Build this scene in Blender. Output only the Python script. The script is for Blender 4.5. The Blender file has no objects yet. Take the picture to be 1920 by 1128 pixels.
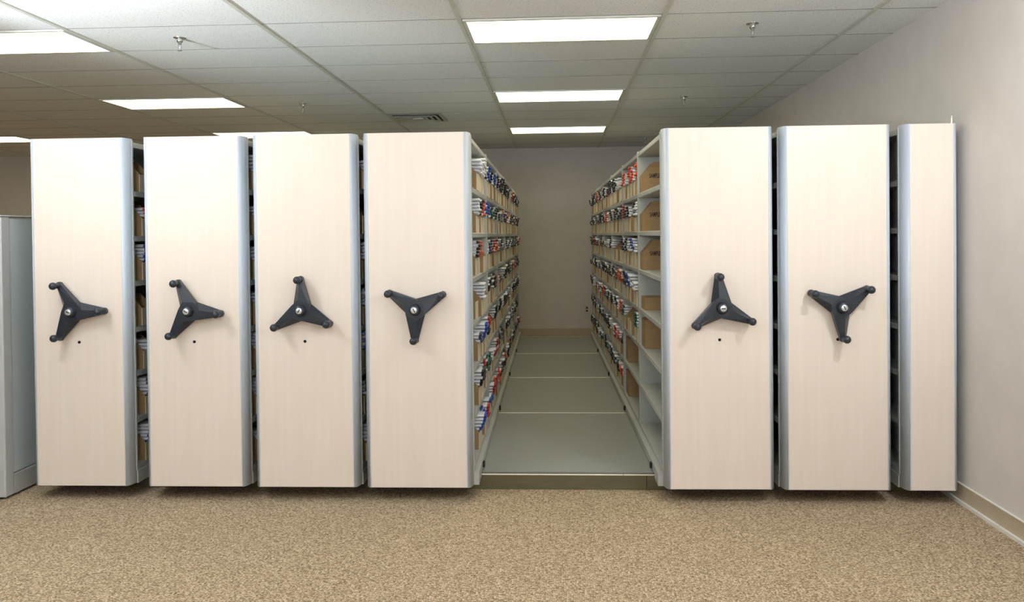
import bpy, bmesh, math, random
from mathutils import Vector, Matrix, Euler

random.seed(11)
sc = bpy.context.scene
COL = sc.collection
PI = math.pi

# ------------------------------------------------------------------ materials
def mat(name, col, rough=0.6, metal=0.0, spec=0.5):
    m = bpy.data.materials.new(name)
    m.use_nodes = True
    b = m.node_tree.nodes['Principled BSDF']
    b.inputs['Base Color'].default_value = (*col, 1)
    b.inputs['Roughness'].default_value = rough
    b.inputs['Metallic'].default_value = metal
    b.inputs['Specular IOR Level'].default_value = spec
    return m

def srgb(r, g, b):
    f = lambda c: (c / 255 / 12.92) if c / 255 <= 0.04045 else ((c / 255 + 0.055) / 1.055) ** 2.4
    return (f(r), f(g), f(b))

class NT:
    """small helper around a material's node tree"""
    def __init__(self, m):
        self.m, self.t = m, m.node_tree
        self.b = self.t.nodes['Principled BSDF']
    def n(self, typ, **kw):
        nd = self.t.nodes.new(typ)
        for k, v in kw.items():
            if k in nd.inputs: nd.inputs[k].default_value = v
            else: setattr(nd, k, v)
        return nd
    def l(self, a, b): self.t.links.new(a, b)
    def coords(self, scale=(1, 1, 1)):
        tc = self.n('ShaderNodeTexCoord'); mp = self.n('ShaderNodeMapping')
        mp.inputs['Scale'].default_value = scale
        self.l(tc.outputs['Object'], mp.inputs['Vector'])
        return mp.outputs['Vector']
    def ramp(self, fac, stops):
        r = self.n('ShaderNodeValToRGB')
        e = r.color_ramp.elements
        while len(e) < len(stops): e.new(0.5)
        for i, (p, c) in enumerate(stops):
            e[i].position = p; e[i].color = (*c, 1)
        self.l(fac, r.inputs['Fac'])
        return r.outputs['Color']
    def bump(self, h, strength, dist):
        b = self.n('ShaderNodeBump'); b.inputs['Strength'].default_value = strength; b.inputs['Distance'].default_value = dist
        self.l(h, b.inputs['Height']); self.l(b.outputs['Normal'], self.b.inputs['Normal'])
    def color(self, c): self.l(c, self.b.inputs['Base Color'])

M = {}
def noisy(name, c1, c2, scale, rough=0.6, sc3=(1, 1, 1), bump=0.0, dist=0.001, metal=0.0, spec=0.5, lo=0.35, hi=0.65, detail=4):
    m = mat(name, c1, rough, metal, spec); k = NT(m)
    no = k.n('ShaderNodeTexNoise', Scale=scale, Detail=detail)
    k.l(k.coords(sc3), no.inputs['Vector'])
    k.color(k.ramp(no.outputs['Fac'], [(lo, c1), (hi, c2)]))
    if bump: k.bump(no.outputs['Fac'], bump, dist)
    M[name] = m
    return m

noisy('painted_wall', srgb(214, 208, 201), srgb(219, 213, 206), 6, 0.7, bump=0.03)
noisy('baseboard_vinyl', srgb(188, 173, 147), srgb(195, 180, 154), 9, 0.45)
noisy('white_strip', srgb(232, 226, 216), srgb(236, 231, 222), 9, 0.45)
noisy('tee_metal', srgb(196, 195, 184), srgb(204, 203, 192), 5, 0.45)
noisy('tee_shadow_gap', srgb(150, 150, 146), srgb(158, 158, 154), 5, 0.6)  # darker grey paints the shadow line of recessed tile joints onto the cross tees
noisy('maple_laminate', srgb(229, 214, 199), srgb(232, 218, 204), 3.0, 0.42, sc3=(9, 9, 0.5), detail=5, spec=0.35)
noisy('satin_aluminium', srgb(190, 198, 207), srgb(196, 204, 213), 3, 0.38, sc3=(40, 40, 0.5), spec=0.5)
noisy('shelf_paint', srgb(176, 178, 172), srgb(184, 186, 180), 4, 0.4)
noisy('black_plastic', srgb(38, 43, 50), srgb(44, 49, 57), 300, 0.36, bump=0.05, dist=0.0003)
noisy('rubber', srgb(24, 24, 24), srgb(32, 32, 32), 60, 0.7)
noisy('chrome', srgb(200, 200, 200), srgb(212, 212, 212), 5, 0.12, metal=1.0)
noisy('lock_metal', srgb(205, 205, 205), srgb(220, 220, 220), 40, 0.3, metal=0.6)
noisy('hole_dark', srgb(14, 12, 10), srgb(20, 18, 16), 30, 0.9)
noisy('kraft', srgb(154, 125, 86), srgb(164, 134, 94), 14, 0.8, sc3=(1, 1, 3))
noisy('kraft_front', srgb(215, 200, 172), srgb(224, 210, 184), 14, 0.75)
noisy('print_ink', srgb(36, 30, 26), srgb(44, 36, 30), 60, 0.8)
noisy('bronze_fascia', srgb(96, 88, 62), srgb(104, 96, 68), 5, 0.42, sc3=(1, 1, 6))
noisy('bright_edge', srgb(236, 230, 212), srgb(242, 237, 222), 7, 0.3)
noisy('partition_paint', srgb(184, 184, 182), srgb(190, 190, 188), 4, 0.5)
noisy('partition_fabric', srgb(196, 204, 204), srgb(206, 214, 214), 220, 0.9, bump=0.15, dist=0.001)
noisy('vent_paint', srgb(188, 186, 176), srgb(196, 194, 184), 6, 0.45)
noisy('vent_dark', srgb(46, 48, 52), srgb(58, 60, 64), 6, 0.6)
noisy('outlet_plastic', srgb(205, 196, 178), srgb(210, 202, 184), 6, 0.4)
noisy('packet_white', srgb(232, 234, 240), srgb(240, 242, 247), 25, 0.45)
PK = {'white': (226, 229, 236), 'black': (26, 26, 30), 'navy': (32, 40, 74), 'blue': (34, 74, 170), 'orange': (220, 78, 40),
      'green': (22, 84, 66), 'red': (176, 40, 44), 'brown': (84, 62, 48), 'grey': (128, 130, 140), 'pink': (214, 96, 110)}
for k_, v_ in PK.items():
    noisy('packet_end_' + k_, srgb(*v_), srgb(*[min(255, c + 10) for c in v_]), 30, 0.5)

# ceiling tile: fissured mineral fibre
m = mat('ceiling_tile', srgb(226, 226, 224), 0.85); k = NT(m); M['ceiling_tile'] = m
v = k.coords((1, 1, 1))
n1 = k.n('ShaderNodeTexNoise', Scale=85, Detail=3); k.l(v, n1.inputs['Vector'])
n2 = k.n('ShaderNodeTexVoronoi', Scale=70); k.l(v, n2.inputs['Vector'])
c1 = k.ramp(n1.outputs['Fac'], [(0.30, srgb(176, 176, 176)), (0.42, srgb(228, 228, 226))])
c2 = k.ramp(n2.outputs['Distance'], [(0.05, srgb(168, 168, 168)), (0.16, (1, 1, 1))])
mx = k.n('ShaderNodeMixRGB', blend_type='MULTIPLY'); mx.inputs[0].default_value = 0.35
k.l(c1, mx.inputs[1]); k.l(c2, mx.inputs[2]); k.color(mx.outputs[0])

# loop-pile carpet
m = mat('loop_carpet', srgb(170, 146, 110), 0.95, spec=0.1); k = NT(m); M['loop_carpet'] = m
v = k.coords((1, 1, 1))
nw = k.n('ShaderNodeTexNoise', Scale=9, Detail=2); k.l(v, nw.inputs['Vector'])
vm = k.n('ShaderNodeVectorMath', operation='MULTIPLY_ADD'); vm.inputs[1].default_value = (0.03, 0.03, 0)
k.l(nw.outputs['Color'], vm.inputs[0]); k.l(v, vm.inputs[2])
mp = k.n('ShaderNodeMapping'); mp.inputs['Scale'].default_value = (105, 150, 1); k.l(vm.outputs[0], mp.inputs['Vector'])
vo = k.n('ShaderNodeTexVoronoi', Scale=1.0, Randomness=0.62); k.l(mp.outputs['Vector'], vo.inputs['Vector'])
vr = k.n('ShaderNodeSeparateColor'); k.l(vo.outputs['Color'], vr.inputs[0])
tone = k.ramp(vr.outputs[0], [(0.0, srgb(172, 150, 122)), (0.5, srgb(200, 178, 147)), (1.0, srgb(222, 202, 172))])
edge = k.ramp(vo.outputs['Distance'], [(0.34, (1, 1, 1)), (0.78, srgb(160, 150, 138))])
mx = k.n('ShaderNodeMixRGB', blend_type='MULTIPLY'); mx.inputs[0].default_value = 1.0
k.l(tone, mx.inputs[1]); k.l(edge, mx.inputs[2]); k.color(mx.outputs[0])
inv = k.n('ShaderNodeMath', operation='SUBTRACT'); inv.inputs[0].default_value = 1.0; k.l(vo.outputs['Distance'], inv.inputs[1])
k.bump(inv.outputs[0], 0.6, 0.006)

# ribbed grey deck
m = mat('deck_vinyl', srgb(172, 174, 168), 0.42); k = NT(m); M['deck_vinyl'] = m
v = k.coords((1, 1, 1))
wv = k.n('ShaderNodeTexWave', Scale=36.0, Distortion=0.0, bands_direction='X'); k.l(v, wv.inputs['Vector'])
nn = k.n('ShaderNodeTexNoise', Scale=11, Detail=6); k.l(v, nn.inputs['Vector'])
ca = k.ramp(wv.outputs['Fac'], [(0.1, srgb(138, 140, 134)), (0.6, srgb(150, 152, 146))])
cb = k.ramp(nn.outputs['Fac'], [(0.70, (1, 1, 1)), (0.76, srgb(255, 252, 240))])
mx = k.n('ShaderNodeMixRGB', blend_type='MULTIPLY'); mx.inputs[0].default_value = 1.0
k.l(ca, mx.inputs[1]); k.l(cb, mx.inputs[2]); k.color(mx.outputs[0])
k.bump(wv.outputs['Fac'], 0.15, 0.001)

# fluorescent diffuser (gives off light)
m = mat('lit_diffuser', srgb(255, 252, 235), 0.5); k = NT(m); M['lit_diffuser'] = m
nn = k.n('ShaderNodeTexNoise', Scale=60); k.l(k.coords(), nn.inputs['Vector'])
k.l(k.ramp(nn.outputs['Fac'], [(0.2, (1.0, 0.91, 0.62)), (0.8, (1.0, 0.93, 0.66))]), k.b.inputs['Emission Color'])
DIFF = 6.4
k.b.inputs['Emission Strength'].default_value = DIFF

# ------------------------------------------------------------------ mesh helpers
def box(bm, x0, x1, y0, y1, z0, z1, mi=0):
    vs = [bm.verts.new(p) for p in ((x0, y0, z0), (x1, y0, z0), (x1, y1, z0), (x0, y1, z0), (x0, y0, z1), (x1, y0, z1), (x1, y1, z1), (x0, y1, z1))]
    fs = []
    for idx in ((0, 3, 2, 1), (4, 5, 6, 7), (0, 1, 5, 4), (1, 2, 6, 5), (2, 3, 7, 6), (3, 0, 4, 7)):
        f = bm.faces.new([vs[i] for i in idx]); f.material_index = mi; fs.append(f)
    return fs

def prism(bm, pts, axis, a, b, mi=0):
    """extrude a closed 2-D outline along an axis; pts are (p, q) of the other two axes in order"""
    def P(p, q, t):
        return {'x': (t, p, q), 'y': (p, t, q), 'z': (p, q, t)}[axis]
    A = [bm.verts.new(P(p, q, a)) for p, q in pts]; B = [bm.verts.new(P(p, q, b)) for p, q in pts]
    n = len(pts); fs = [bm.faces.new(A), bm.faces.new(B)]
    for i in range(n): fs.append(bm.faces.new((A[i], A[(i + 1) % n], B[(i + 1) % n], B[i])))
    for f in fs: f.material_index = mi
    return fs

def lathe(bm, prof, axis_m=Matrix.Identity(4), seg=24, mi=0):
    """spin (r, h) profile about local z"""
    rings = []
    for r, h in prof:
        if r < 1e-6: rings.append([bm.verts.new(axis_m @ Vector((0, 0, h)))])
        else: rings.append([bm.verts.new(axis_m @ Vector((r * math.cos(2 * PI * i / seg), r * math.sin(2 * PI * i / seg), h))) for i in range(seg)])
    for A, B in zip(rings, rings[1:]):
        for i in range(seg):
            j = (i + 1) % seg
            if len(A) == 1 and len(B) == 1: continue
            if len(A) == 1: f = bm.faces.new((A[0], B[i], B[j]))
            elif len(B) == 1: f = bm.faces.new((A[i], A[j], B[0]))
            else: f = bm.faces.new((A[i], A[j], B[j], B[i]))
            f.material_index = mi; f.smooth = True

def finish(bm, bevel=0.0, seg=2):
    bmesh.ops.recalc_face_normals(bm, faces=bm.faces)
    if bevel:
        bmesh.ops.bevel(bm, geom=[e for e in bm.edges if len(e.link_faces) == 2 and e.calc_face_angle(0) > 0.5], offset=bevel, segments=seg, affect='EDGES', profile=0.5, clamp_overlap=True)

def mesh(name, bm, mats, smooth=False):
    me = bpy.data.meshes.new(name)
    bmesh.ops.recalc_face_normals(bm, faces=bm.faces)
    bm.to_mesh(me); bm.free()
    for x in (mats if isinstance(mats, (list, tuple)) else [mats]): me.materials.append(M[x])
    if smooth:
        for p in me.polygons: p.use_smooth = True
    return me

def link(name, data, parent=None, loc=(0, 0, 0), rot=(0, 0, 0), **props):
    o = bpy.data.objects.new(name, data)
    COL.objects.link(o)
    o.location = loc; o.rotation_euler = rot
    if parent: o.parent = parent
    for k_, v_ in props.items(): o[k_] = v_
    return o

def obj(name, bm, mats, parent=None, loc=(0, 0, 0), rot=(0, 0, 0), smooth=False, **props):
    return link(name, mesh(name, bm, mats, smooth), parent, loc, rot, **props)

def thing(name, label, cat, loc=(0, 0, 0), rot=(0, 0, 0), group=None):
    o = link(name, None, None, loc, rot, label=label, category=cat)
    if group: o['group'] = group
    return o

# ------------------------------------------------------------------ the room
HC = 2.801
XL, XR, YB, YF = -9.6, 2.231, 12.16, -3.6
def struct(name, boxes, m, parent=None, bevel=0):
    bm = bmesh.new()
    for b in boxes: box(bm, *b)
    finish(bm, bevel)
    return obj(name, bm, m, parent, kind='structure')

struct('floor', [(XL, XR, YF, YB, -0.1, 0.0)], 'loop_carpet')
struct('wall_right', [(XR, XR + 0.12, YF, YB, -0.1, HC + 0.1)], 'painted_wall')
struct('wall_back', [(XL, XR, YB, YB + 0.12, -0.1, HC + 0.1)], 'painted_wall')
struct('wall_left', [(XL - 0.12, XL, YF, YB, -0.1, HC + 0.1)], 'painted_wall')
struct('wall_front', [(XL, XR, YF - 0.12, YF, -0.1, HC + 0.1)], 'painted_wall')
struct('ceiling', [(XL, XR, YF, YB, HC, HC + 0.1)], 'ceiling_tile')
struct('baseboard_right', [(XR - 0.008, XR, YF, YB - 0.001, 0.0, 0.104)], 'baseboard_vinyl')
struct('trim_1', [(XR - 0.011, XR, YF, YB - 0.01, 0.104, 0.109)], 'white_strip')
struct('trim_2', [(XR - 0.024, XR - 0.008, YF, YB - 0.01, 0.0, 0.018)], 'white_strip')
struct('baseboard_back', [(XL, XR - 0.009, YB - 0.01, YB, 0.0, 0.104)], 'baseboard_vinyl')

# exposed ceiling tees on a 4 ft x 2 ft grid
GX, GY, TX, TY = -0.5575, 4.2506, 1.2192, 0.6096
bm = bmesh.new()
for c in range(-7, 3):
    x = GX + c * TX
    if XL < x < XR: box(bm, x - 0.013, x + 0.013, YF, YB, HC - 0.009, HC)
obj('trim_3', bm, 'tee_metal', kind='structure')
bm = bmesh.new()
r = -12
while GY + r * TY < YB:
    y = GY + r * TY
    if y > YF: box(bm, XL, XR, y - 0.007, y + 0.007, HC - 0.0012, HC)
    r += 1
obj('trim_4', bm, 'tee_shadow_gap', kind='structure')

# recessed fluorescent ceiling lights
bm = bmesh.new()
w, d, fr = TX / 2 - 0.016, TY / 2 - 0.014, 0.022
for b in ((-w, w, -d, -d + fr), (-w, w, d - fr, d), (-w, -w + fr, -d + fr, d - fr), (w - fr, w, -d + fr, d - fr)): box(bm, *b, -0.011, 0.0)
light_frame = mesh('frame', bm, 'tee_metal')
bm = bmesh.new(); box(bm, -w + fr, w - fr, -d + fr, d - fr, -0.007, 0.0)
light_diff = mesh('diffuser', bm, 'lit_diffuser')
def ceiling_light(c, r, label):
    t = thing('ceiling_light', label, 'ceiling light', (GX + (c + .5) * TX, GY + (r + .5) * TY, HC), group='fluorescent ceiling lights')
    link('frame', light_frame, t); link('diffuser', light_diff, t, label='glowing white diffuser')
LIGHTS = {
    (0, 1): 'large lit ceiling light at the near end of the aisle row',
    (0, 5): 'middle lit ceiling light of the row over the aisle',
    (0, 9): 'farthest lit ceiling light over the aisle, near the back wall',
    (-3, 1): 'large lit ceiling light cut by the photo\'s left edge',
    (-3, 5): 'lit ceiling light above the two leftmost wheeled cabinets, in the left row',
    (-3, 9): 'thin lit ceiling light partly hidden behind second and third cabinet tops',
    (-6, 9): 'small distant lit ceiling light left of the leftmost cabinet\'s top',
}
for (c, r), lab in LIGHTS.items(): ceiling_light(c, r, lab)
for r in (1, 5): ceiling_light(-6, r, 'lit ceiling light beyond the grey partition on the left')

# square air diffuser in the ceiling
t = thing('air_vent', 'square grey ceiling air vent with nested louvre rings', 'vent', (GX - TX + 0.3048 - 0.005, GY + 7.55 * TY, HC))
def ring(bm, r0, r1, z0, z1):
    for (x0, y0), (x1, y1) in (((-1, -1), (1, -1)), ((1, -1), (1, 1)), ((1, 1), (-1, 1)), ((-1, 1), (-1, -1))):
        a = [(x0 * r0, y0 * r0, z0), (x1 * r0, y1 * r0, z0), (x1 * r1, y1 * r1, z1), (x0 * r1, y0 * r1, z1)]
        lo = [bm.verts.new(p) for p in a]; hi = [bm.verts.new((p[0], p[1], p[2] + 0.003)) for p in a]
        bm.faces.new(lo); bm.faces.new(hi)
        for i in range(4): bm.faces.new((lo[i], lo[(i + 1) % 4], hi[(i + 1) % 4], hi[i]))
bm = bmesh.new(); box(bm, -0.285, 0.285, -0.285, 0.285, -0.002, -0.0005); obj('backing', bm, 'vent_dark', t)
bm = bmesh.new(); ring(bm, 0.29, 0.25, -0.010, -0.006); obj('frame', bm, 'vent_paint', t)
for r0 in (0.235, 0.175, 0.115):
    bm = bmesh.new(); ring(bm, r0, r0 - 0.045, -0.020, -0.006); obj('louvre', bm, 'vent_paint', t)
bm = bmesh.new(); lathe(bm, [(0, -0.024), (0.05, -0.023), (0.062, -0.016), (0.062, -0.010)]); obj('center_cap', bm, 'vent_paint', t)

# pendent sprinkler heads
bm = bmesh.new(); lathe(bm, [(0.0, -0.006), (0.018, -0.006), (0.036, -0.004), (0.040, -0.001), (0.040, 0.0)], seg=28); spr_plate = mesh('escutcheon', bm, 'chrome')
bm = bmesh.new(); lathe(bm, [(0.019, -0.006), (0.021, -0.020), (0.016, -0.030), (0.010, -0.034), (0.010, -0.044), (0.0, -0.044)], seg=16); spr_body = mesh('body', bm, 'chrome')
bm = bmesh.new()
for s in (-1, 1):
    prism(bm, [(s * 0.008, -0.040), (s * 0.013, -0.055), (s * 0.011, -0.066), (s * 0.003, -0.080), (s * 0.001, -0.076), (s * 0.008, -0.064), (s * 0.009, -0.055), (s * 0.005, -0.042)], 'y', -0.003, 0.003)
spr_yoke = mesh('yoke', bm, 'chrome')
bm = bmesh.new(); lathe(bm, [(0, -0.043), (0.003, -0.045), (0.003, -0.070), (0, -0.072)], seg=10); spr_bulb = mesh('glass_bulb', bm, 'lock_metal')
bm = bmesh.new(); lathe(bm, [(0, -0.079), (0.013, -0.080), (0.016, -0.082), (0.013, -0.084), (0, -0.086)], seg=18); spr_defl = mesh('deflector', bm, 'chrome')
for x, y, lab in ((-2.41, 5.152, 'chrome sprinkler head nearest the ceiling light at left edge'),
                  (-2.426, 7.78, 'small chrome sprinkler head above the third cabinet from left'),
                  (1.24, 5.134, 'chrome sprinkler head right of the largest aisle ceiling light'),
                  (1.237, 7.803, 'chrome sprinkler head right of the middle aisle ceiling light'),
                  (1.223, 10.946, 'farthest chrome sprinkler head, just above the right shelf top')):
    t = thing('sprinkler_head', lab, 'sprinkler', (x, y, HC), group='ceiling sprinkler heads')
    link('escutcheon', spr_plate, t); link('body', spr_body, t); link('yoke', spr_yoke, t); link('glass_bulb', spr_bulb, t); link('deflector', spr_defl, t)

# wall outlet on the back wall
t = thing('wall_outlet', 'beige electrical outlet low on the back wall, right of the aisle', 'outlet', (0.471, YB, 0.387))
bm = bmesh.new(); box(bm, -0.036, 0.036, -0.007, 0, -0.058, 0.058); finish(bm, 0.003); obj('cover_plate', bm, 'outlet_plastic', t)
for z in (-0.022, 0.022):
    bm = bmesh.new(); prism(bm, [(0.016 * math.cos(a) , z + 0.014 * math.sin(a)) for a in [i * PI / 8 for i in range(16)]], 'y', -0.009, -0.006); obj('socket', bm, 'vent_dark', t)

# ------------------------------------------------------------------ raised deck in the aisle
DZ, FY = 0.095, 4.781
XD0, XD1 = -2.94, XR - 0.03
ys = [4.835, 6.43, 8.02, 9.65, 11.28]
names = ['grey ribbed deck panel at the front of the aisle, partly brightly lit', 'second grey deck panel from the front of the aisle',
         'third grey deck panel from the front of the aisle', 'farthest grey deck panel, by the back wall']
for i in range(4):
    bm = bmesh.new(); box(bm, XD0, XD1, ys[i] + (0.013 if i else -0.012), ys[i + 1] - 0.024, 0.0, DZ); finish(bm, 0.002, 1)
    obj('deck_panel', bm, 'deck_vinyl', label=names[i], category='deck panel', group='deck panels along the aisle')
rl = ['', 'first floor rail across the aisle from the front', 'second floor rail across the aisle from the front',
      'third floor rail across the aisle from the front', 'last floor rail at the back end of the aisle deck']
for i in range(1, 5):
    t = thing('floor_rail', rl[i], 'floor rail', (0, ys[i], 0), group='steel floor rails across the aisle')
    bm = bmesh.new(); box(bm, XD0, XD1, -0.023, 0.012, 0, DZ - 0.045); obj('channel', bm, 'hole_dark', t)
    bm = bmesh.new(); box(bm, XD0, XD1, -0.023, -0.006, DZ - 0.045, DZ + 0.0025); finish(bm, 0.001, 1); obj('rail_head', bm, 'bright_edge', t, label='shiny rail edge')
t = thing('threshold_strip', 'dark bronze threshold strip with bright lip at the aisle\'s front', 'threshold', (0, FY, 0))
for x0, x1 in ((XD0, 0.524), (0.527, XD1)):
    bm = bmesh.new()
    prism(bm, [(0.0, 0.0), (0.038, 0.0), (0.038, 0.084), (0.004, 0.084)], 'x', x0, x1); obj('fascia_board', bm, 'bronze_fascia', t)
for x0, x1 in ((XD0, 0.3875), (0.3895, XD1)):
    bm = bmesh.new(); box(bm, x0, x1, -0.002, 0.008, 0.0845, 0.0905); finish(bm, 0.0015, 1); obj('lip', bm, 'bright_edge', t, label='bright metal lip')
bm = bmesh.new(); box(bm, XD0, XD1, 0.009, 0.039, 0.0845, 0.0885); obj('step_cap', bm, 'bronze_fascia', t)

# ------------------------------------------------------------------ movable shelving carriages
YP, ZT, ZB = 4.534, 2.085, 0.083        # front face of the end panels, their top and bottom
LEV = [0.185, 0.46, 0.73, 0.988, 1.258, 1.52, 1.782, 2.066]
BAY, Y0R = 1.125, 0.066                    # bay length, first upright behind the panel
LEN = Y0R + 6 * BAY

def trim_mesh(s):
    """vertical curved edge trim, outline in x (outward) and y (back)"""
    pts = [(0, -0.001)]
    for i in range(9):
        a = PI / 2 * i / 8
        pts.append((s * (0.004 + 0.028 * math.sin(a)), -0.001 + 0.075 * (1 - math.cos(a))))
    pts += [(s * 0.032, 0.080), (s * 0.025, 0.080), (s * 0.0, 0.03)]
    bm = bmesh.new(); fs = prism(bm, pts, 'z', ZB, ZT)
    for f in fs[2 + 1:2 + 9]: f.smooth = True
    me = mesh('edge_trim', bm, 'satin_aluminium')
    return me
TRIM = {-1: trim_mesh(-1), 1: trim_mesh(1)}

# tri-spoke handle, built in the x-z plane facing -y (local: X right, Y depth towards the viewer as -y, Z up)
def handle_meshes():
    bm = bmesh.new()
    zt, zl, zs = 0.042, 0.010, 0.030     # plate height, lowered bevel side, tip height
    def P(r, a, off, h):
        x = r * math.cos(a) - off * math.sin(a); z = r * math.sin(a) + off * math.cos(a)
        return (x, -(0.030 + h), z)
    for kk in range(3):
        a = PI / 2 + kk * 2 * PI / 3
        R, hw = 0.165, 0.0195
        C_ = P(0, 0, 0, zt)
        AL = (0.056 * math.cos(a + PI / 3), 0.056 * math.sin(a + PI / 3)); AR = (0.056 * math.cos(a - PI / 3), 0.056 * math.sin(a - PI / 3))
        top = {}
        def V(x, z, h): return bm.verts.new((x, -(0.030 + h), z))
        c = bm.verts.new(C_)
        ar = V(*AR, zt); al_hi = V(*AL, zt)
        s = bm.verts.new(P(0.058, a, 0.010, zt)); e = bm.verts.new(P(R - 0.012, a, 0.004, zs + 0.004))
        tr = bm.verts.new(P(R - 0.01, a, -hw, zs)); tl = bm.verts.new(P(R - 0.01, a, hw, zl))
        arc = [bm.verts.new(P(R + hw * math.sin(t_) * 0.95, a, -hw * math.cos(t_), zs + (zl - zs) * i_ / 5)) for i_, t_ in enumerate([PI * q / 6 for q in range(1, 6)], 1)]
        bm.faces.new((c, ar, s)); bm.faces.new((c, s, al_hi))
        bm.faces.new((ar, tr, e, s))
        al = V(*AL, zl - 0.004)
        bm.faces.new((s, e, tl, al)); bm.faces.new((s, al, al_hi))
        bm.faces.new([e, tr] + arc + [tl])
        rim = [ar, tr] + arc + [tl, al]
        low = [bm.verts.new((q.co.x, -0.030, q.co.z)) for q in rim]
        for i in range(len(rim) - 1): bm.faces.new((rim[i], rim[i + 1], low[i + 1], low[i]))
        bm.faces.new(low)
        nxt = V(*AL, 0)  # closes the small step beside the lowered side
    bmesh.ops.remove_doubles(bm, verts=bm.verts, dist=0.0004)
    plate = mesh('spoke_plate', bm, 'black_plastic')
    RX = Matrix.Rotation(PI / 2, 4, 'X')   # local z -> -y
    bm = bmesh.new(); lathe(bm, [(0, 0.0), (0.034, 0.0), (0.034, 0.031), (0, 0.031)], RX, 28); spacer = mesh('mounting_collar', bm, 'black_plastic')
    bm = bmesh.new(); lathe(bm, [(0.033, 0.066), (0.032, 0.073), (0.027, 0.082), (0.0255, 0.098), (0.023, 0.101), (0, 0.101)], RX, 28); hub = mesh('hub', bm, 'black_plastic')
    bm = bmesh.new(); lathe(bm, [(0.0165, 0.100), (0.0165, 0.1035), (0.015, 0.1045), (0, 0.1045)], RX, 24); box(bm, -0.011, 0.011, -0.1052, -0.104, -0.0022, 0.0022, 1); lock = mesh('lock_core', bm, ['lock_metal', 'hole_dark'])
    bm = bmesh.new()
    prof = [(0.0185, 0.048), (0.0165, 0.062), (0.0125, 0.078), (0.0115, 0.084)]
    for i in range(3, 17):
        t_ = PI * i / 16; prof.append((0.0205 * math.sin(t_) if i < 16 else 0.0, 0.1 - 0.0205 * math.cos(t_)))
    lathe(bm, prof, RX, 24); knob = mesh('knob', bm, 'black_plastic')
    return plate, spacer, hub, lock, knob
H_PLATE, H_SPACER, H_HUB, H_LOCK, H_KNOB = handle_meshes()

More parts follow.
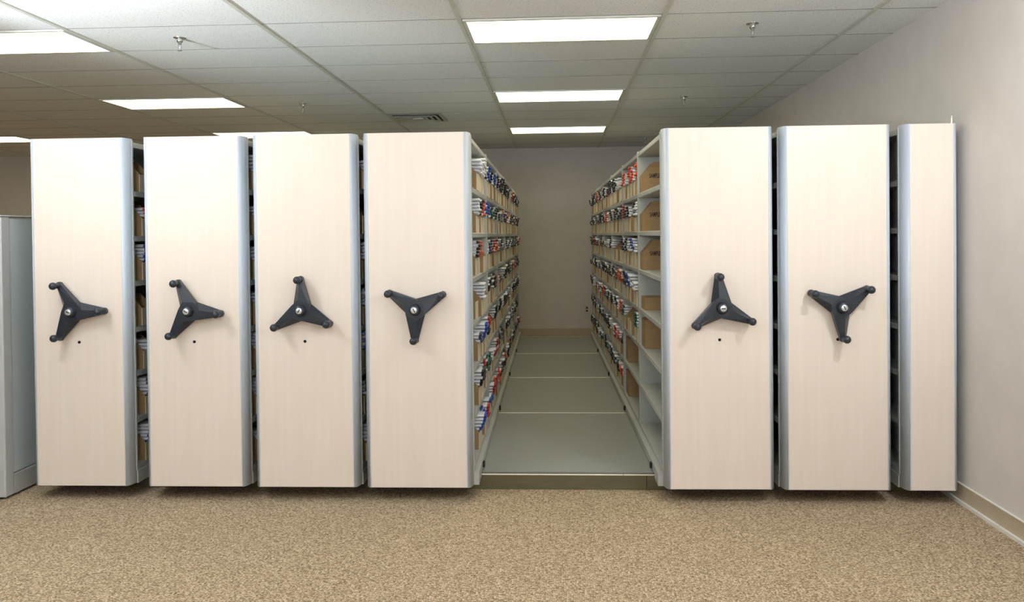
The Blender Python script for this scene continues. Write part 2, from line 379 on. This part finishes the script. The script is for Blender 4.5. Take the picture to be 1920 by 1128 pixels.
KS = 1.0463
CABS = [ # panel left, panel right, handle angle (deg, first spoke), slot angle, dot visible, yaw, label
    (-2.866, -2.373, 0, 25, True, 0.004, 'leftmost maple-fronted shelving carriage, beside the grey partition'),
    (-2.225, -1.718, -6, 35, True, 0.004, 'second maple-fronted shelving carriage from the left'),
    (-1.615, -1.101, 93, -60, True, 0.005, 'third maple-fronted shelving carriage from the left'),
    (-1.004, -0.483, 268, 65, True, 0.006, 'maple-fronted shelving carriage forming the left side of the open aisle'),
    (0.604, 1.125, 95, 5, True, 0.0125, 'maple-fronted shelving carriage forming the right side of the open aisle'),
    (1.221, 1.732, 274, 62, True, 0.010, 'maple-fronted shelving carriage next to the narrow handleless unit'),
    (1.849, 2.071, None, 0, False, 0.0, 'narrow handleless maple-fronted shelving unit against the right wall'),
]
ROOT = []
for ci, (pl, pr_, ang, slot, dot, yaw, lab) in enumerate(CABS):
    pl *= KS; pr_ *= KS
    cx = (pl + pr_) / 2; hw = (pr_ - pl) / 2; fw = hw + 0.037
    t = thing('mobile_shelving', lab, 'shelving', (cx, YP, 0), (0, 0, yaw), group='maple-fronted shelving carriages')
    ROOT.append((t, cx, fw, yaw))
    bm = bmesh.new(); box(bm, -hw, hw, 0, 0.022, ZB, ZT)
    finish(bm, 0.0015, 1); obj('end_panel', bm, 'maple_laminate', t, label='pale maple end panel')
    for s in (-1, 1): link('edge_trim', TRIM[s], t, (s * (hw - 0.0003), 0, 0), label='curved aluminium edge trim')
    bm = bmesh.new(); box(bm, -hw - 0.018, hw + 0.018, 0.031, 0.060, ZB + 0.012, ZT - 0.014); obj('end_frame', bm, 'shelf_paint', t)
    bm = bmesh.new()   # wheeled base: side rails with a stepped top
    for s in (-1, 1):
        e = 0.024 if (ci, s) in ((3, 1), (4, -1)) else 0.0
        prism(bm, [(s * (fw + e), 0.104), (s * (fw + e), 0.148), (s * (fw + e - 0.006), 0.153), (s * (fw - 0.05), 0.153), (s * (fw - 0.05), 0.104)], 'y', 0.235, LEN)
        prism(bm, [(s * (fw + e), 0.078), (s * (fw + e), 0.148), (s * (fw + e - 0.006), 0.153), (s * (fw - 0.05), 0.153), (s * (fw - 0.05), 0.078)], 'y', 0.075, 0.2345)
    box(bm, -fw + 0.05, fw - 0.05, 0.061, LEN, 0.128, 0.150)
    obj('carriage_base', bm, 'shelf_paint', t)
    full = ci in (3, 4)
    for li, z in enumerate(LEV):
        spans = [(Y0R + b * BAY + 0.018, Y0R + (b + 1) * BAY - 0.018) for b in range(6)] if full else [(Y0R + 0.001, LEN)]
        for y0, y1 in spans:
            bm = bmesh.new(); box(bm, -fw + 0.003, fw - 0.003, y0, y1, z - 0.030, z)
            if full: finish(bm, 0.003, 1)
            obj('shelf', bm, 'shelf_paint', t)
    for b in range(7):
        y = Y0R + b * BAY
        if b == 0: y += 0.014
        if b == 6: y -= 0.014
        if not full and 0 < b < 6: continue
        bm = bmesh.new(); box(bm, -fw + 0.001, fw - 0.001, y - 0.0165 if full else (y - 0.0135 if b == 0 else y + 0.0145), y + 0.0165 if full else (y - 0.0005 if b == 0 else y + 0.0275), 0.155, 2.075)
        obj('upright', bm, 'shelf_paint', t)
    for li in range(7):
        spans = [(Y0R + b * BAY + 0.02, Y0R + (b + 1) * BAY - 0.02) for b in range(6)] if full else [(Y0R + 0.02, LEN - 0.02)]
        if full and li == 0 or not full and li == 0:
            bm = bmesh.new()
            for y0, y1 in spans:
                for l2 in range(7): box(bm, -0.004, 0.004, y0, y1, LEV[l2] + 0.001, LEV[l2 + 1] - 0.031)
            obj('back_divider', bm, 'shelf_paint', t)
    if full:
        s = 1 if ci == 3 else -1
        for yr in ys[:4]:
            bm = bmesh.new(); yy = yr - YP + 0.02
            xb = s * (fw + 0.024)
            box(bm, min(xb, xb + s * 0.013), max(xb, xb + s * 0.013), yy, yy + 0.03, 0.106, 0.142); finish(bm, 0.004, 2)
            obj('bumper', bm, 'rubber', t, label='black rubber bumper')
    if ang is not None:
        h = link('handle', H_SPACER, t, (0, 0, 1.095), label='black three-spoke turning handle')
        h.scale = (KS, KS, KS)
        a = math.radians(ang - 90)
        link('spoke_plate', H_PLATE, h, (0, 0, 0), (0, -a, 0)); link('hub', H_HUB, h)
        link('lock_core', H_LOCK, h, (0, 0, 0), (0, math.radians(slot), 0), label='silver slotted lock core')
        for kk in range(3):
            a2 = math.radians(ang) + kk * 2 * PI / 3
            link('knob', H_KNOB, h, (0.163 * math.cos(a2), 0, 0.163 * math.sin(a2)))
        bm = bmesh.new(); lathe(bm, [(0.0085, -0.0005), (0.0085, 0.0012), (0, 0.0012)], Matrix.Rotation(PI / 2, 4, 'X'), 18)
        obj('pin_hole', bm, 'hole_dark', t, (0, 0, 0.913), label='small dark round hole')
    else:
        bm = bmesh.new(); box(bm, 0.138, 0.142, 0.062, 0.077, 2.07, 2.138); box(bm, 0.136, 0.144, 0.060, 0.079, 2.138, 2.145); finish(bm, 0.001, 1)
        obj('anchor_bracket', bm, 'chrome', t, label='small metal bracket tip')

# ------------------------------------------------------------------ bins and sample packets
BW, BD, BHF, BHB, BDG = 0.125, 0.24, 0.105, 0.19, 0.075
def bin_mesh(w=BW, d=BD, hf=BHF, hb=BHB, dg=BDG, fm=1, name='storage_bin'):
    """open-topped bin, front towards +x at x=0, low lip then a diagonal up to the full height"""
    bm = bmesh.new(); th = 0.004
    side = [(0, 0), (0, hf), (-dg, hb), (-d, hb), (-d, 0)]
    for y in (-w / 2, w / 2 - th): prism(bm, side, 'y', y, y + th)
    # prism 'y' takes (x, z)
    box(bm, -th, 0.0004, -w / 2 - 0.0002, w / 2 + 0.0002, 0, hf, fm)
    box(bm, -d, -d + th, -w / 2 + th, w / 2 - th, 0, hb); box(bm, -d + th, -th, -w / 2 + th, w / 2 - th, 0, th)
    return mesh(name, bm, ['kraft', 'kraft_front'])
BIN = bin_mesh()
SBOX = bin_mesh(0.16, 0.255, 0.115, 0.205, 0.075, 0, 'sample_bin')
LOWBOX = bin_mesh(0.20, 0.24, 0.085, 0.085, 0.05, 0, 'low_box')
TALL = bin_mesh(0.20, 0.24, 0.19, 0.20, 0.05, 0, 'plain_box')

PT = 0.0205
def packet_mesh(color, seed, n=1):
    """soft flat packet: white body, coloured folded end towards +x; rounded edges, slightly wavy"""
    rr = random.Random(seed); bm = bmesh.new()
    w, L = BW - 0.017, 0.203
    xs = [0.0, -0.004, -0.014, -0.016, -0.12, -L]
    rings = []
    for i, x in enumerate(xs):
        k_ = 0.55 if i == 0 else 1.0
        zc = PT / 2 + rr.uniform(-0.0012, 0.0012)
        prof = [(-w / 2, 0), (-w / 2 + 0.010, -PT * 0.40 * k_), (w / 2 - 0.010, -PT * 0.40 * k_), (w / 2, 0), (w / 2 - 0.010, PT * 0.40 * k_), (-w / 2 + 0.010, PT * 0.40 * k_)]
        rings.append([bm.verts.new((x + rr.uniform(-0.001, 0.001), y, zc + z)) for y, z in prof])
    for i, (A, B) in enumerate(zip(rings, rings[1:])):
        for j in range(6):
            f = bm.faces.new((A[j], A[(j + 1) % 6], B[(j + 1) % 6], B[j])); f.material_index = 1 if i < 2 else 0
    f = bm.faces.new(rings[0]); f.material_index = 1
    bm.faces.new(rings[-1])
    return mesh('sample_packet', bm, ['packet_white', 'packet_end_' + color])
PKM = {c: [packet_mesh(c, 31 * i + hash_, 1) for i in range(3)] for hash_, c in enumerate(PK)}

ORD = ['nearest', 'second', 'third', 'fourth', 'fifth']
BAYW = ['nearest', 'second', 'third', 'fourth', 'fifth', 'farthest']
LEVW = {6: 'top shelf', 5: 'second-highest shelf', 4: 'third-highest shelf', 3: 'fourth-highest shelf', 2: 'third-lowest shelf', 1: 'second-lowest shelf', 0: 'bottom shelf'}
DOWN = ['topmost', 'second down', 'third down', 'fourth down', 'fifth down', 'sixth down', 'seventh down', 'eighth down']

def place(ci, s, u, v, z, yaw_extra=0.0, tilt=0.0):
    """world matrix for a thing on rack ci, face s, u out from the face, v back from the panel"""
    t, cx, fw, yaw = ROOT[ci]
    Rk = Matrix.Translation((cx, YP, 0)) @ Matrix.Rotation(yaw, 4, 'Z')
    loc = Matrix.Translation((s * (fw + u), v, z)) @ Matrix.Rotation((0 if s > 0 else PI) + yaw_extra, 4, 'Z') @ Matrix.Rotation(tilt, 4, 'Y')
    return Rk @ loc

bins, packs, filler = [], [], []   # (distance, maker)
rnd = random.Random(5)
def stack_colors(bay, lev, ci):
    pool_far = ['black'] * 7 + ['navy', 'brown', 'orange', 'grey', 'white', 'black']
    pool_near = ['black', 'black', 'navy', 'blue', 'orange', 'white', 'white', 'green', 'black', 'red']
    p = pool_near if bay < 2 else pool_far
    a = rnd.choice(p); return a

FORCE = {}   # (rack, bay, level, index) -> colour
for i in range(4): FORCE[(3, 0, 6, i)] = 'white' if i < 3 else 'black'
FORCE.update({(3, 0, 5, 0): 'white', (3, 0, 5, 1): 'black', (3, 0, 5, 2): 'orange', (3, 0, 5, 3): 'blue', (3, 1, 6, 0): 'blue', (3, 1, 6, 1): 'black', (3, 1, 5, 0): 'blue', (3, 1, 5, 2): 'black',
  (3, 0, 4, 0): 'black', (3, 0, 4, 1): 'orange', (3, 0, 4, 2): None, (3, 0, 4, 3): None, (3, 0, 3, 0): None, (3, 0, 3, 1): 'white', (3, 0, 3, 2): None, (3, 0, 3, 3): None,
  (3, 0, 2, 0): 'navy', (3, 0, 2, 1): 'blue', (3, 0, 2, 2): 'black', (3, 0, 1, 0): 'black', (3, 0, 1, 1): 'green', (3, 0, 1, 2): 'red', (3, 0, 1, 3): 'green',
  (3, 0, 0, 0): 'blue', (3, 0, 0, 1): 'blue', (3, 0, 0, 2): 'red', (3, 0, 0, 3): 'blue', (3, 1, 0, 0): 'blue', (3, 1, 0, 1): 'red',
  (4, 1, 6, 4): 'orange', (4, 1, 6, 3): 'white', (4, 1, 6, 2): 'orange', (4, 1, 6, 1): 'orange', (4, 1, 6, 0): 'orange', (4, 2, 6, 1): 'white', (4, 3, 6, 1): 'orange', (4, 4, 6, 2): 'orange',
  (4, 1, 5, 0): 'white', (4, 1, 5, 1): 'black', (4, 1, 5, 2): 'black', (4, 1, 5, 3): 'black', (4, 3, 5, 2): 'orange', (4, 1, 4, 0): 'white', (4, 1, 4, 1): 'blue', (4, 1, 4, 2): 'white', (4, 1, 4, 3): 'black',
  (4, 2, 4, 2): None, (4, 1, 3, 0): 'white', (4, 1, 3, 1): 'white', (4, 1, 3, 2): 'blue', (4, 1, 3, 3): 'black', (4, 1, 2, 0): 'green', (4, 1, 2, 1): None, (4, 1, 2, 2): None, (4, 1, 2, 3): None,
  (4, 2, 2, 0): 'orange', (4, 2, 2, 1): 'white', (4, 2, 1, 0): 'black', (4, 2, 1, 1): 'orange', (4, 2, 1, 2): 'red', (4, 2, 0, 1): 'black', (4, 2, 0, 2): 'black',
  (0, 0, 6, 0): None, (0, 0, 5, 0): 'pink', (0, 0, 4, 0): 'blue', (0, 0, 3, 0): None, (0, 0, 2, 0): 'white', (0, 0, 1, 0): 'black', (0, 0, 0, 0): 'blue'})

def fill_bin(ci, s, bay, lev, idx, v):
    side = {0: 'leftmost carriage', 1: 'second carriage', 2: 'third carriage', 3: 'left aisle rack', 4: 'right aisle rack', 5: 'sixth carriage', 6: 'narrow unit'}[ci]
    pull = rnd.uniform(-0.018, 0.004)
    if ci == 3 and bay == 0 and lev in (3, 2) and idx in (1, 2, 3): pull += 0.012
    mtx = place(ci, s, pull, v, LEV[lev] + 0.0005, rnd.uniform(-0.02, 0.02))
    lab = f'kraft bin, {ORD[idx]} in {BAYW[bay]} bay, {side}, {LEVW[lev]}'
    bins.append((v, mtx, lab))
    col = FORCE.get((ci, bay, lev, idx), '?')
    if col is None: return
    if col == '?':
        if rnd.random() < 0.16: return
        col = stack_colors(bay, lev, ci)
    top = LEV[lev + 1] - 0.034 - LEV[lev]
    n = min(int((top - 0.014) / (PT + 0.0004)), rnd.choice([8, 9, 9, 10, 10, 11]))
    slide = rnd.choice([0, 0, 0, 0.25, 0.4]) if lev < 5 else rnd.choice([0, 0, 0, 0.12])
    first_vis = 5
    # packets below the lip stay level and hidden; the visible ones may slump outwards
    vis = list(range(first_vis, n))
    for q in range(n):
        jx, jy, jr = rnd.uniform(-0.010, 0.008), rnd.uniform(-0.001, 0.001), rnd.uniform(-0.014, 0.014)
        if q < first_vis: jx *= 0.4
        out = 0.0 if q < first_vis else (q - first_vis) * 0.004 * (1 if slide else 0)
        loc = Matrix.Translation((-0.0145 + jx + out + (0.034 if q >= first_vis else 0), jy, 0.0052 + q * (PT + 0.0004))) @ Matrix.Rotation(jr, 4, 'Z')
        m_ = mtx @ loc
        if q < first_vis: filler.append((m_, col)); continue
        d = len(vis) - 1 - (q - first_vis)
        cw = {'white': 'all-white packet', }.get(col, f'{col}-ended white packet')
        packs.append((v, m_, col, f'{cw}, {DOWN[d]}, {ORD[idx]} bin, {BAYW[bay]} bay, {side}, {LEVW[lev]}', (bay, ci, lev, idx)))

for lev in range(7):
    for bay in range(6):
        for idx in range(5):
            if bay == 0 and idx == 4: continue
            v = Y0R + bay * BAY + (0.43 + idx * 0.19 if bay == 0 else 0.12 + idx * 0.215)
            fill_bin(3, 1, bay, lev, idx, v)
            if bay >= 2 or (bay == 1 and lev >= 2):
                fill_bin(4, -1, bay, lev, idx, Y0R + bay * BAY + 0.12 + idx * 0.215)
    for ci in (0, 1, 2):
        fill_bin(ci, 1, 0, lev, 0, Y0R + 0.17)

bins.sort(key=lambda q: q[0]); packs.sort(key=lambda q: q[0])
for v, mtx, lab in bins[:300]:
    o = link('storage_bin', BIN, label=lab, category='storage bin', group='kraft bins on the shelves'); o.matrix_world = mtx
for v, mtx, col, lab, key in packs[:300]:
    o = link('sample_packet', rnd.choice(PKM[col]), label=lab, category='sample packet', group='stacked sample packets'); o.matrix_world = mtx

def merge(name, items, mats_per, label, cat):
    """one mesh for the many farther repeats"""
    slots = []; verts = []; faces = []; mi = []
    for src, mtx in items:
        base = len(verts)
        verts += [tuple(mtx @ v_.co) for v_ in src.vertices]
        mp_ = []
        for mm in src.materials:
            if mm not in slots: slots.append(mm)
            mp_.append(slots.index(mm))
        for p in src.polygons:
            faces.append([base + i for i in p.vertices]); mi.append(mp_[p.material_index])
    me = bpy.data.meshes.new(name); me.from_pydata(verts, [], faces)
    for s_ in slots: me.materials.append(s_)
    me.polygons.foreach_set('material_index', mi); me.update()
    return link(name, me, label=label, category=cat, kind='stuff')
if len(bins) > 300:
    merge('distant_storage_bins', [(BIN, b[1]) for b in bins[300:]], None, 'kraft bins filling the farthest bays on both sides of the aisle', 'storage bins')
merge('distant_sample_packets', [(PKM[c][0], m_) for m_, c in filler] + [(PKM[p[2]][0], p[1]) for p in packs[300:]], None,
      'sample packets stacked in the bins of the farther bays', 'sample packets')

# bins lettered SAMPLES at the far end of the right rack's first bay
fc = bpy.data.curves.new('lettering', 'FONT'); fc.body = 'SAMPLES'; fc.size = 0.040; fc.extrude = 0.0003; fc.offset = 0.0009; fc.space_character = 1.05
fo = bpy.data.objects.new('lettering_src', fc); COL.objects.link(fo)
bpy.context.view_layer.update()
lm = bpy.data.meshes.new_from_object(fo.evaluated_get(bpy.context.evaluated_depsgraph_get()))
bpy.data.objects.remove(fo); bpy.data.curves.remove(fc)
for v_ in lm.vertices: v_.co.x *= 0.50; v_.co.y *= 1.05
lm.materials.clear(); lm.materials.append(M['print_ink'])
VS = Y0R + BAY - 0.115
for lev, w_ in ((6, 'topmost'), (5, 'second from the top'), (4, 'third from the top')):
    o = link('sample_bin', SBOX, label=f'kraft bin lettered SAMPLES, {w_}, in the right rack\'s first bay', category='storage bin', group='bins lettered SAMPLES')
    o.matrix_world = place(4, -1, -0.012, VS, LEV[lev] + 0.0005)
    # rack face s=-1: bin local +y is towards the camera; text reads left to right from the bin front inwards
    link('lettering', lm, o, (-0.048, 0.0806, 0.098), (PI / 2, 0, PI), label='dark stamped lettering')
o = link('cardboard_box', LOWBOX, label='low kraft box below the SAMPLES bins in right rack\'s first bay', category='box'); o.matrix_world = place(4, -1, -0.02, VS - 0.01, LEV[3] + 0.0005)
o = link('cardboard_box', TALL, label='plain kraft box just above the empty shelves of right rack\'s first bay', category='box'); o.matrix_world = place(4, -1, -0.02, VS - 0.01, LEV[2] + 0.0005)
for lev, w_ in ((1, 'second-lowest'), (0, 'bottom')):
    o = link('cardboard_box', TALL, label=f'dark kraft box at the back of right rack\'s second bay, {w_} shelf', category='box')
    o.matrix_world = place(4, -1, -0.02, Y0R + 2 * BAY - 0.13, LEV[lev] + 0.0005)

# ------------------------------------------------------------------ grey office partition at far left
t = thing('office_partition', 'grey office partition standing at the far left beside the cabinets', 'partition', (-3.19, 4.525, 0))
bm = bmesh.new(); box(bm, -0.11, 0.0, 0.0, 0.078, 0.012, 1.640); finish(bm, 0.008, 3); obj('corner_post', bm, 'partition_paint', t)
bm = bmesh.new(); box(bm, -0.08, -0.006, 0.079, 2.2, 0.135, 1.632); finish(bm, 0.004, 2); obj('fabric_panel', bm, 'partition_fabric', t, label='pale fabric panel')
bm = bmesh.new(); box(bm, -0.085, -0.002, 0.080, 2.2, 0.012, 0.130); finish(bm, 0.003, 2); obj('kick_plate', bm, 'partition_paint', t)
bm = bmesh.new(); box(bm, -0.112, 0.002, -0.002, 2.2, 1.641, 1.650); finish(bm, 0.003, 2); obj('top_cap', bm, 'partition_paint', t)
bm = bmesh.new(); box(bm, -1.6, -0.111, 0.004, 0.074, 0.012, 1.640); finish(bm, 0.004, 2); obj('return_panel', bm, 'partition_fabric', t)
bm = bmesh.new()
for y in (0.02, 1.2, 2.15): box(bm, -0.06, -0.03, y, y + 0.03, 0, 0.013)
obj('leveling_foot', bm, 'rubber', t)

# ------------------------------------------------------------------ lamps
def area(name, loc, target, size, power, col, sy=None):
    l = bpy.data.lights.new(name, 'AREA'); l.energy = power; l.color = col; l.shape = 'DISK' if sy is None else 'RECTANGLE'; l.size = size
    if sy: l.size_y = sy
    o = bpy.data.objects.new(name, l); COL.objects.link(o); o.location = loc
    d = Vector(target) - Vector(loc); o.rotation_euler = d.to_track_quat('-Z', 'Y').to_euler()
    return o
COOL = (0.88, 0.94, 1.0)
area('strobe_left_up', (-3.1, 1.6, 1.6), (-3.0, 1.9, 2.8), 0.25, 85, COOL)
area('strobe_left', (-2.6, 2.95, 2.6), (-1.4, 4.6, 0.6), 0.14, 9.5, COOL)
area('strobe_right', (1.85, 2.75, 2.62), (0.9, 4.6, 0.6), 0.14, 18, COOL)
area('strobe_right_up', (1.5, 0.6, 1.6), (1.6, 0.9, 2.8), 0.3, 80, COOL)
area('strobe_camera_up', (-0.6, -0.6, 1.8), (-0.6, 0.0, 2.8), 0.4, 105, COOL)
# bare flash head grazing the ceiling from the left
sl = bpy.data.lights.new('strobe_left_grazing', 'SPOT'); sl.energy = 430; sl.color = (0.82, 0.91, 1.0); sl.spot_size = math.radians(64); sl.spot_blend = 0.6; sl.shadow_soft_size = 0.05
so = bpy.data.objects.new('strobe_left_grazing', sl); COL.objects.link(so); so.location = (-3.3, 2.6, 2.02)
so.rotation_euler = (Vector((-2.3, 4.6, 3.45)) - Vector(so.location)).to_track_quat('-Z', 'Y').to_euler()

w = bpy.data.worlds.new('world'); sc.world = w; w.use_nodes = True
w.node_tree.nodes['Background'].inputs[0].default_value = (0, 0, 0, 1)

# ------------------------------------------------------------------ camera
yaw, pit, rol, f, py = -0.0526, 0.013, -0.0105, 1522.69, 460.8
r0 = Vector((math.cos(yaw), -math.sin(yaw), 0)); f0 = Vector((math.sin(yaw), math.cos(yaw), 0)); u0 = Vector((0, 0, 1))
fwd = f0 * math.cos(pit) - u0 * math.sin(pit); up = u0 * math.cos(pit) + f0 * math.sin(pit)
rt = r0 * math.cos(rol) + up * math.sin(rol); up2 = up * math.cos(rol) - r0 * math.sin(rol)
cam = bpy.data.cameras.new('camera'); co = bpy.data.objects.new('camera', cam); COL.objects.link(co)
mw = Matrix.Identity(4)
for i in range(3): mw[i][0], mw[i][1], mw[i][2] = rt[i], up2[i], -fwd[i]
mw[0][3], mw[1][3], mw[2][3] = 0, 0, 1.5018
co.matrix_world = mw
cam.sensor_fit = 'HORIZONTAL'; cam.sensor_width = 36; cam.lens = f / 1920 * 36
cam.shift_x = 0.0; cam.shift_y = (py - 564) / 1920
cam.clip_start = 0.05
sc.camera = co
sc.view_settings.view_transform = 'Standard'
sc.view_settings.look = 'None'
sc.view_settings.gamma = 1.0
sc.view_settings.exposure = 0.08
sc.view_settings.use_curve_mapping = False
